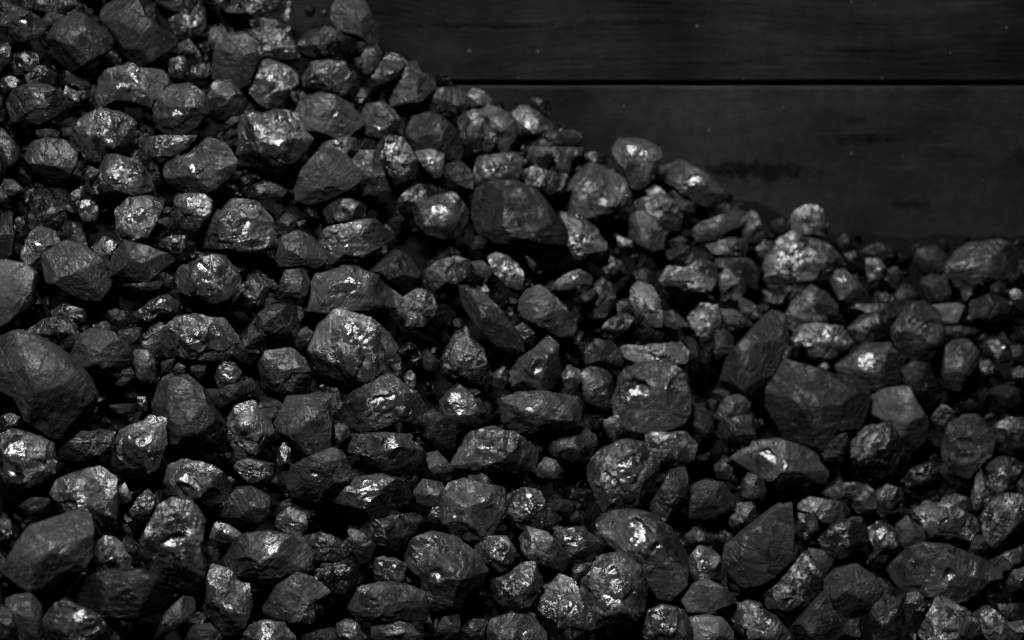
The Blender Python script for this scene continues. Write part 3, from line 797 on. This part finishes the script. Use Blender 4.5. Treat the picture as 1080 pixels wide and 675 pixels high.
P g1 0; 245 325 258 305 270 290 282 288 284 305 275 322 258 332
B1 m1 0; 500 540 600 535 660 520 640 560 570 575
P m3 3; -8 362 12 355 25 353 45 362 70 378 90 398 98 415 93 430 85 455 70 462 50 455 30 440 20 418 -8 408; 29 392 65 433;giant smooth boulder|the biggest of all, at the left edge
C1 g3 0; 108 70 170 30 250 20 300 50 330 100 300 150 250 155 200 120 140 110; 190 75
C1 g2 0; 255 0 330 0 350 40 310 70
C1 m3 2; 290 170 340 90 370 70 460 85 510 130 535 185 490 225 430 240 395 275 360 235 320 200; ;heart-shaped smooth lump|of even grey, touching the giant smooth boulder's right side
C1 g4 0; 375 50 430 35 480 65 430 78 385 75
C1 m2 0; 475 75 570 60 560 110 530 130 500 110
C1 f2 0; 445 10 500 -10 530 50 490 60
C1 f4 0; 535 200 550 155 600 155 628 200 630 270 560 275 540 240; 555 248
C1 f2 0; 470 290 500 262 540 265 520 300
C1 f3 0; 440 375 550 370 540 410 470 410
C1 g2 0; 560 345 600 340 595 400 560 390
C1 g5 2 8; 605 125 650 85 720 30 800 15 900 30 960 80 990 125 960 155 900 180 820 185 720 170 640 175 612 150; 700 95 740 128 820 150;wide boat-shaped lump|with thin bright lines along its keel, left of the palest round lump
C1 f3 0; 655 200 715 185 690 245 660 255
C1 m2 0; 700 225 725 205 755 220 750 255 710 252
C1 f3 0; 770 240 790 210 835 215 830 250 800 265
C1 g4 0; 870 250 900 200 950 205 980 240 940 300 890 300; 915 260
C1 m2 0; 840 310 900 310 960 290 1020 250 1030 300 960 350 900 385 850 350
C1 m2 2; 620 350 650 300 760 265 820 310 850 380 900 440 930 510 910 570 850 550 800 590 740 590 705 540 700 480 640 420; 800 545;large blackish lump with a lumpy foot|below the wide boat-shaped lump
C1 g5 1; 475 530 490 470 560 450 610 425 665 445 685 500 665 560 660 620 560 655 510 660 470 600; 510 510 605 530;dark lump with two white windows of light|left of the large blackish lump
C1 f2 1 50; 250 560 330 490 400 470 460 485 440 540 390 590 350 630 270 640 265 600
P g4 1; -8 463 15 457 32 460 52 470 63 484 62 496 45 506 25 516 8 527 -8 530; 20 475 12 498;shiny-footed grey lump|cut off by the left edge, below the giant smooth boulder
C1 g1 0; 0 425 40 408 90 430 70 470 0 480
P g4 1; 172 505 178 493 192 487 212 488 232 498 240 512 238 525 222 534 205 534 190 528 176 518; 206 517 190 503;sparkling pudding-shaped lump|dotted with white glints, below the large blackish lump
P m2 0; 80 500 95 494 115 498 118 508 100 508
D1 g5 2; 205 95 240 30 300 0 400 -20 460 20 470 80 465 200 430 240 370 230 360 190 300 170 250 150; 330 100 260 145;lump with the broadest white patch|above the big leaning slab at the lower left
D1 m3 3; 25 380 60 320 130 220 170 180 270 170 340 180 362 240 355 340 320 390 240 420 180 475 100 480 50 465 30 420; 110 465;big leaning slab|flat, even grey and edged with tiny glints, at the lower left
D1 g5 1; 370 300 420 265 450 240 500 290 530 330 520 385 460 395 380 410; 470 360
D1 m1 3 3; 300 500 330 440 430 400 560 395 630 420 670 470 670 520 620 560 540 590 450 580 360 560 310 530; ;jet-black oval lump|lying flat with fine lengthwise grain, near the bottom left
D1 g3 0; 530 175 560 100 600 60 630 90 620 150 580 200; 550 180
D1 g2 0; 485 50 510 40 540 100 520 120 490 90
D1 g4 2; 585 270 620 200 650 140 700 110 780 130 825 200 810 280 825 380 810 450 760 465 690 440 620 390 590 330; 760 420 700 290;upright pitted lump|pale grey and wrinkled, right of the lump with the broadest white patch
P m2 1; 235 545 243 525 250 515 265 515 283 525 283 540 270 555 262 563 245 558; 255 536
D1 g4 0; 850 260 880 195 930 210 985 250 960 275 880 278; 920 240
P f4 1; 233 582 245 570 262 565 285 563 318 568 330 588 322 597 295 607 270 609 250 605 238 595; 310 588
D1 g4 1; 830 520 850 440 865 380 930 400 1000 450 1015 530 990 610 940 650 880 630 840 590; 910 540 940 600;frosted upright diamond-shaped lump|near the bottom edge, right of the jet-black oval lump
D1 m3 1; 605 635 650 600 700 540 740 505 785 510 780 560 720 620 660 665 620 665; ;small finger-like lump|slanting up to the right beside the frosted upright diamond-shaped lump
P g4 1; 48 654 60 640 70 634 90 645 105 655 118 670 124 684 60 684 50 670; 88 650;crumpled shiny lump|cut by the bottom edge below the jet-black oval lump
D1 m3 0; 25 520 60 490 120 490 160 540 175 700 90 700 70 590 30 560
D1 m2 0; -10 545 40 560 65 620 60 700 -10 700
D1 m2 0; 740 670 790 620 850 610 900 660 880 700 760 700
D1 g1 0; -10 180 40 190 55 260 20 310 -10 300
D1 m2 0; -10 340 15 350 20 430 -10 450
D1 m1 0; 400 590 450 580 490 605 470 630 420 620
D1 m1 0; 220 450 250 420 320 410 300 460 240 470
D1 m1 0; 830 330 850 295 890 320 880 360 840 360
P g4 1; 255 675 262 662 280 655 300 660 309 675 300 695 260 695; 280 670
D1 g3 0; 920 20 940 8 960 30 945 60 922 50
D1 m1 0; 80 130 130 95 200 100 200 150 120 165
D2 g4 0; 115 215 130 170 180 130 235 160 245 200 230 250 150 245; 135 195 200 235
D2 g4 1; 240 260 300 240 350 260 420 290 420 335 350 355 290 360 260 320; 320 350
D2 f3 2 10; 355 150 400 70 450 20 540 10 620 30 670 90 640 135 540 165 430 190 370 180; 500 60 510 160;turtle-backed lump|humped and streaked, in the lower middle left of the big block
D2 g2 1; 375 200 450 205 550 180 680 165 710 200 640 270 600 320 540 310 500 260 430 230
D2 g3 0; 410 225 470 240 520 290 500 340 460 360 430 300; 435 260
D2 f3 0; 685 70 720 25 790 40 805 75 780 125 730 135 695 105; 705 70
D2 f4 3; 795 90 830 45 890 28 960 50 1050 65 1065 100 1020 200 1000 255 900 270 840 250 800 180; 840 210;big grey six-sided block|in the lower middle of the photo
D2 g3 0; 735 180 760 140 800 130 805 190 780 225 745 215
D2 g3 0; 905 10 960 0 1010 35 990 60 940 45
D2 f4 2; 640 350 690 270 760 245 850 270 920 320 965 390 940 440 890 470 860 530 760 545 720 500 720 420 690 400; 690 310 770 455;shell-fractured lump|with curved scooped faces, under the big grey six-sided block
P g4 1; 498 572 515 568 533 566 542 580 540 595 526 604 515 595 505 583; 520 582
D2 g5 0; 510 350 540 330 600 345 650 370 630 420 560 440 515 430; 530 370 630 375;small whitish crystalline lump|between the turtle-backed lump and the bun-shaped lump
D2 g1 0; 245 400 330 380 400 370 440 400 430 460 380 495 310 460
D2 f3 1; 75 545 130 460 200 410 270 430 340 485 270 510 275 580 225 645 160 610 100 580; ;notched grey lump|with a corner missing on its right, left of the bun-shaped lump
D2 f3 2; 420 520 445 470 540 448 640 455 710 480 730 540 720 590 640 590 520 590 450 595 425 560; 500 530;bun-shaped lump|with a flat lit top, near the bottom edge
D2 f3 0; 515 640 520 590 640 585 690 640 720 690 510 690
D2 g3 0; 350 610 420 590 460 620 490 690 400 690
D2 m1 0; 215 665 290 640 350 625 380 675 370 700 220 700
D2 f2 0; 720 600 740 575 755 610 740 645 722 640
P g4 1; 515 620 522 612 540 605 555 592 568 595 570 615 565 630 553 643 540 640 518 632; 558 620
P f3 0; 512 675 520 655 540 648 560 652 573 668 575 690 512 695; 555 672
D2 f1 0; 870 630 920 590 970 600 960 675 880 690
D2 f1 0; 775 640 800 585 860 580 870 640 840 680 780 680
D3 g4 1; 70 90 130 65 190 75 215 120 265 180 250 210 180 225 110 220 70 190 60 140; 140 110
D3 f3 1 -40; 95 260 140 220 220 240 290 320 310 370 280 400 190 370 120 310
D3 g4 1; 210 240 290 225 370 220 430 280 430 330 380 360 310 355 270 290; 255 265 325 325
D3 f4 3 -35; 430 210 470 170 560 160 640 175 720 230 775 320 785 355 775 440 710 497 660 480 610 400 540 340 470 280; 545 215 750 400;long loaf-shaped lump|slanting down rightwards with a chipped end, lower right of centre
D3 g3 0; 300 410 340 370 410 355 380 400 340 445
D3 g4 2; 355 470 390 400 450 350 530 338 600 390 640 460 625 550 560 600 480 635 410 610 400 550 370 510; 480 405 430 580 510 495;large many-faced round lump|below the long loaf-shaped lump's left end
D3 g4 1; 185 530 220 450 270 415 330 440 350 510 390 560 405 620 380 690 260 690 210 600; 320 540;upright thumb-shaped lump|left of the large many-faced round lump at the bottom
D3 m2 0; 800 60 860 25 930 40 965 90 950 150 880 180 800 175
D3 f3 1 50; 630 140 680 70 720 -10 780 -20 790 60 760 120 690 190
D3 g5 0; 790 420 800 320 850 290 910 330 945 390 930 440 850 440; 860 365 910 420;small rugged lump with scattered white glints|right of the long loaf-shaped lump
D3 g2 0; 770 270 820 220 890 250 915 295 850 290 790 310
P m4 3; 765 590 768 575 785 562 805 545 820 535 833 530 834 560 832 590 815 605 800 615 785 616 772 605; 776 581;big smooth pear-shaped lump|of even grey, in the lower right part
D3 m4 1; 775 510 820 450 870 430 930 460 990 520 900 545 880 580 800 570
P g4 1; 755 640 778 634 802 638 816 650 830 668 834 690 795 692 790 662 770 655; 810 655
D3 g4 1; 615 640 640 560 700 535 780 550 800 600 795 695 640 695; 660 600
D3 m5 1; 795 590 860 580 930 590 970 640 970 700 795 700
P f2 0; 783 510 790 500 805 505 808 520 795 527 783 522
D3 g3 0; 955 190 985 160 1020 180 1010 220 970 218
D3 g2 0; 910 255 940 230 975 245 960 280 920 275; 945 250
D3 m1 0; 220 120 270 100 340 115 320 150 250 150
D3 m2 0; 315 175 340 150 362 170 350 195 320 195
D4 f2 0; -10 150 40 148 75 185 60 230 -10 255
D4 g4 1; 230 160 270 130 310 140 400 155 420 190 370 240 310 220 290 190 235 180; 345 180 340 215
D4 g3 0; 225 190 290 200 300 260 260 290 220 280
D4 f1 0; 420 150 470 110 485 70 515 120 520 180 450 190
D4 g3 0; 520 130 560 85 610 100 625 150 600 190 550 190 525 170; 570 185
D4 g2 1; 310 290 350 250 420 215 475 220 480 300 450 350 380 360 330 340
D4 g3 0; 490 260 530 225 580 240 600 300 590 340 560 385 480 375 520 330 500 290; 535 260
D4 m3 0; 595 240 635 205 690 250 710 300 690 325 620 330 600 300
D4 g4 1; 675 185 720 155 790 160 880 205 900 250 870 295 800 308 730 285 700 230; 750 240 800 250;lump with a ring of glints|above the large light oval lump
D4 f3 0; 775 140 820 120 880 140 890 190 830 180 790 165
D4 f2 0; 890 60 920 30 950 90 990 140 960 180 900 200 880 140; 950 160
D4 g3 1; 925 200 960 150 1020 125 1095 135 1095 290 1050 310 1000 300 970 335 940 310
D4 g3 0; 945 60 990 20 1060 0 1080 20 1030 80 970 130
D4 m2 0; 1055 80 1090 40 1095 130 1060 125
D4 f4 3; 590 410 610 340 700 315 800 325 900 365 970 410 988 455 970 490 900 510 830 515 760 515 680 490 620 470 595 440; 625 445 675 475 850 495;large light oval lump|lying flat with a bright left tip, at the lower right
D4 m3 2; 320 460 370 410 440 392 500 430 530 480 510 540 450 578 380 570 350 540; 450 535 390 560;round coarse-grained lump with a glinting lower rim|left of the large light oval lump
D4 g3 1 60; 105 500 180 430 230 360 260 320 280 400 305 440 290 490 230 560 190 610 150 580 110 540; ;bark-like striped lump|slanting up to the right of the big smooth pear-shaped lump
D4 m3 0; 265 330 320 335 362 380 340 420 310 440 290 390
D4 m2 0; 190 640 260 560 310 500 335 480 350 560 400 600 350 700 220 700
D4 f2 0; 500 570 540 490 610 510 610 600 600 700 500 700 490 620
D4 m1 0; 350 640 400 600 480 590 500 680 370 700
D4 g3 0; 615 590 640 500 700 490 750 510 720 560 680 630
D4 g4 1; 690 640 750 520 830 520 890 570 910 640 900 700 690 700; 825 585 780 660
D4 g4 0; 890 550 950 550 1020 610 1030 670 960 690 920 640; 970 600
D4 m1 0; 970 540 1090 535 1090 600 1020 600
D4 f4 0; 1020 610 1090 600 1095 670 1040 680
D4 f3 0 30; 940 380 1000 350 1095 310 1095 360 1020 400 970 415
D4 f3 0; 1015 460 1040 410 1095 390 1095 470 1050 500 1020 490
D4 m2 0; 875 330 890 280 930 280 940 340 910 370 870 345
'''
FR = {'P': (0, 0, 1), 'A1': (0, 0, 3.857), 'A2': (260, 0, 3.857), 'A3': (500, 60, 3.857), 'A4': (780, 0, 3.6),
      'B1': (0, 160, 3.857), 'B2': (260, 160, 3.857), 'B3': (520, 160, 3.857), 'B4': (780, 180, 3.6),
      'C1': (0, 330, 3.857), 'C2': (260, 330, 3.857), 'C3': (520, 330, 3.857), 'C4': (780, 330, 3.6),
      'D1': (0, 500, 3.857), 'D2': (260, 500, 3.857), 'D3': (520, 500, 3.857), 'D4': (780, 488, 3.6)}
items = []
for li, line in enumerate(TRACES.strip().splitlines()):
    parts = [s.strip() for s in line.split(';')]
    hd = parts[0].split()
    ox, oy, sc = FR[hd[0]]
    nums = [float(t) for t in parts[1].split()]
    poly = [(ox + nums[i] / sc, oy + nums[i + 1] / sc) for i in range(0, len(nums) - 1, 2)]
    hs = []
    if len(parts) > 2 and parts[2] and hd[1][0] != 'm':
        hn = [float(t) for t in parts[2].split()]
        hs = [(ox + hn[i] / sc, oy + hn[i + 1] / sc) for i in range(0, len(hn) - 1, 2)]
    nm = parts[3] if len(parts) > 3 else ''
    c, r, A = outline([(x, -y) for x, y in poly])
    P_ = np.array(poly); 
    cov = np.cov((P_ - P_.mean(0)).T); ev, evec = np.linalg.eigh(cov)
    asp = math.sqrt(ev[1] / max(ev[0], 1e-6)); ang = math.degrees(math.atan2(-evec[1, 1], evec[0, 1])) % 180
    items.append(dict(seed=li, style=hd[1][0], tone=int(hd[1][1]), lift=float(hd[2]), grain=(float(hd[3]) if len(hd) > 3 else None),
                      c=(c[0], -c[1]), r=r, A=A, hs=hs, name=nm, asp=asp, ang=ang))
items.sort(key=lambda t: (not t['name'], -t['A']))
singles, extra = items[:300], items[300:]

BASIS = np.stack([RIGHT, UP, -FWD], 1)          # columns: local x, y, z in world space
def place_item(t):
    px, py = t['c']
    pos, dep = hit(px, py)
    k = dep * PX
    rm = float(np.mean(t['r'])) * k
    rs = np.random.RandomState(1000 + t['seed'])
    T = min(.88 * math.sqrt(t['A'] / math.pi) * k, rm * 1.0) * rs.uniform(.82, 1.02)
    dist_shift = t['lift'] * .0045 - .002
    d_ = ray(px, py)
    pos = pos - d_ * dist_shift
    # keep clear of the planks
    lim = -.004 - T * math.cos(PITCH) * .9
    if pos[1] > lim:
        pos = pos + d_ * ((lim - pos[1]) / d_[1])
    dep2 = float(np.dot(pos - CAM, FWD)); k = dep2 * PX
    rt = t['r'] * k * 1.11
    fac = []
    for (hx, hy) in t['hs']:
        v = (CAM - pos); v /= np.linalg.norm(v)
        l = (LIGHT_POS - pos); l /= np.linalg.norm(l)
        h = v + l; h /= np.linalg.norm(h)
        h = h + rs.normal(size=3) * .035; h /= np.linalg.norm(h)
        hl = BASIS.T @ h
        fac.append(((hx - px) * k, -(hy - py) * k, hl))
    rpx = math.sqrt(t['A'] / math.pi)
    sub = 5 if rpx > 15 else (4 if rpx > 7 else 3)
    v, f, ci = lump_shape(rt, T, t['style'], rs, sub, fac, t['grain'], want_clv=True)
    return pos, v @ BASIS.T, f, ci

# ---- labels: every lump is told apart by its look and by the easily found lump it lies beside
LOOK = {'m1': 'jet-black dull', 'm2': 'dull dark', 'm3': 'dull grey', 'm4': 'smooth mid-grey', 'm5': 'pale flat-faced',
        'f1': 'nearly black', 'f2': 'dark angular', 'f3': 'dark grey', 'f4': 'mid-grey angular',
        'g1': 'black crumbly', 'g2': 'dark rough', 'g3': 'rough faintly glinting', 'g4': 'shiny', 'g5': 'bright glinting'}
marks = [t for t in items if t['name']]
def side(dx, dy):
    a = math.degrees(math.atan2(-dy, dx)) % 360
    return ['right of', 'above and right of', 'above', 'above and left of', 'left of', 'below and left of', 'below', 'below and right of'][int((a + 22.5) // 45) % 8]
used_l = {}
for t in items:
    if t['name']:
        a, _, b2 = t['name'].partition('|')
        n_w = len((a + ' ' + b2).split())
        of = '' if ('grey tablet' in a or ' with ' in a or ' of ' in a or ' standing ' in a or n_w > 14) else ' of coal'
        t['label'] = (a + of + ' ' + b2).strip()
        if len(t['label'].split()) > 16: print('LONG', t['label'])
        used_l[t['label']] = 1
for t in items:
    if t['name']: continue
    d = 2 * math.sqrt(t['A'] / math.pi)
    size = 'tiny' if d < 17 else 'small' if d < 28 else 'medium-sized' if d < 44 else 'large'
    look = LOOK[t['style'] + str(t['tone'])]
    shp = ''
    if t['asp'] > 1.75:
        shp = 'flat-lying ' if (t['ang'] < 22 or t['ang'] > 158) else 'upright ' if 68 < t['ang'] < 112 else 'slanting '
    near = sorted(marks, key=lambda m: math.hypot(m['c'][0] - t['c'][0], m['c'][1] - t['c'][1]))
    lab = None
    for m in near[:4]:
        nm = m['name'].split('|')[0]
        cand = '%s %s %slump %s the %s' % (size, look, shp, side(t['c'][0] - m['c'][0], t['c'][1] - m['c'][1]), nm)
        cand = cand.replace(' the the ', ' the ')
        key = cand.split('lump ', 1)
        if len(cand.split()) <= 16 and cand not in used_l:
            lab = cand; break
    if lab is None: lab = cand; print('DUP/LONG', len(cand.split()), cand)
    if len(lab.split()) > 16: print('LONG', lab)
    used_l[lab] = 1
    t['label'] = lab

for t in singles:
    pos, v, f, ci = place_item(t)
    me = mesh_from('coal_lump', v, f, None, mats=[coal_mat(t['style'], t['tone']), CLEAVE], midx=ci)
    o = bpy.data.objects.new('coal_lump', me); COL.objects.link(o)
    o.location = pos
    tag(o, t['label'], 'coal lump', 'lumps of coal in the heap')

# ------------------------------------------------------------------ coal rubble: the smallest pieces, uncountable
cells = [coal_mat('f', 1), coal_mat('m', 1), coal_mat('g', 2), coal_mat('g', 0), coal_mat('f', 0), coal_mat('m', 0)]
VV, FF, MM = [], [], []; base = 0
def add_piece(v, f, mi):
    global base
    VV.append(v); FF.append(f + base); MM.append(np.full(len(f), mi)); base += len(v)
for t in extra:
    pos, v, f, ci = place_item(t)
    add_piece(v + pos, f, 2 if t['style'] == 'g' else 1)
rs = np.random.RandomState(99)
def rand_rot(rs):
    q = rs.normal(size=4); q /= np.linalg.norm(q); w, x, y, z = q
    return np.array([[1 - 2 * (y * y + z * z), 2 * (x * y - z * w), 2 * (x * z + y * w)], [2 * (x * y + z * w), 1 - 2 * (x * x + z * z), 2 * (y * z - x * w)], [2 * (x * z - y * w), 2 * (y * z + x * w), 1 - 2 * (x * x + y * y)]])
protos = {}
for sub in (2, 3, 4):
    for i in range(14):
        na = rs.randint(4, 7); an = np.sort((np.arange(na) + rs.uniform(-.3, .3, na)) * 2 * math.pi / na)
        _, rt, _a = outline([(math.cos(a_) * r_, math.sin(a_) * r_) for a_, r_ in zip(an, rs.uniform(.8, 1.35, na))])
        protos[(sub, i)] = lump_shape(rt, rs.uniform(.6, .95), 'fg'[i % 2], rs, sub)
def scatter(n, r0, r1, down0, down1, xr, yr, sub, outside=False, mats=(0, 3, 4, 5, 3, 4)):
    k = 0
    while k < n:
        x = rs.uniform(*xr); y = rs.uniform(*yr)
        z = height(x, y)
        r = rs.uniform(r0, r1)
        dn = rs.uniform(down0, down1)
        p = np.array([x, y, z - dn])
        if p[1] > -.004 - r: p[1] = -.004 - r
        c = p - CAM; dz = c @ FWD
        sx = (c @ RIGHT) / dz / PX + 540; sy = 337.5 - (c @ UP) / dz / PX
        inside = -8 < sx < 1088 and -8 < sy < 683
        if outside and -30 < sx < 1110 and -30 < sy < 705: 
            k += .0; 
            if rs.rand() < .97 or True:
                k += .02; continue
        if not outside and not (-60 < sx < 1140 and -60 < sy < 735): k += .02; continue
        if p[2] < r: continue
        v, f = protos[(sub, rs.randint(14))]
        add_piece((v * (r * rs.uniform(.4, 1.3, 3))) @ rand_rot(rs).T + p, f, mats[rs.randint(len(mats))])
        k += 1
scatter(1000, .011, .021, .028, .044, (-.55, .55), (-.62, -.02), 3)
scatter(2600, .0025, .007, .018, .040, (-.55, .55), (-.62, -.004), 2)
scatter(260, .003, .008, .0, .012, (-.40, .50), (-.05, -.006), 3)
scatter(420, .020, .034, .0, .014, (-.95, .95), (-.95, -.03), 4, outside=True)
me = mesh_from('coal_rubble', np.concatenate(VV), np.concatenate(FF), None, mats=cells, midx=np.concatenate(MM), smooth=False)
o = bpy.data.objects.new('coal_rubble', me); COL.objects.link(o)
tag(o, 'small broken bits of coal lying in the gaps between the larger lumps', 'coal rubble', kind='stuff')
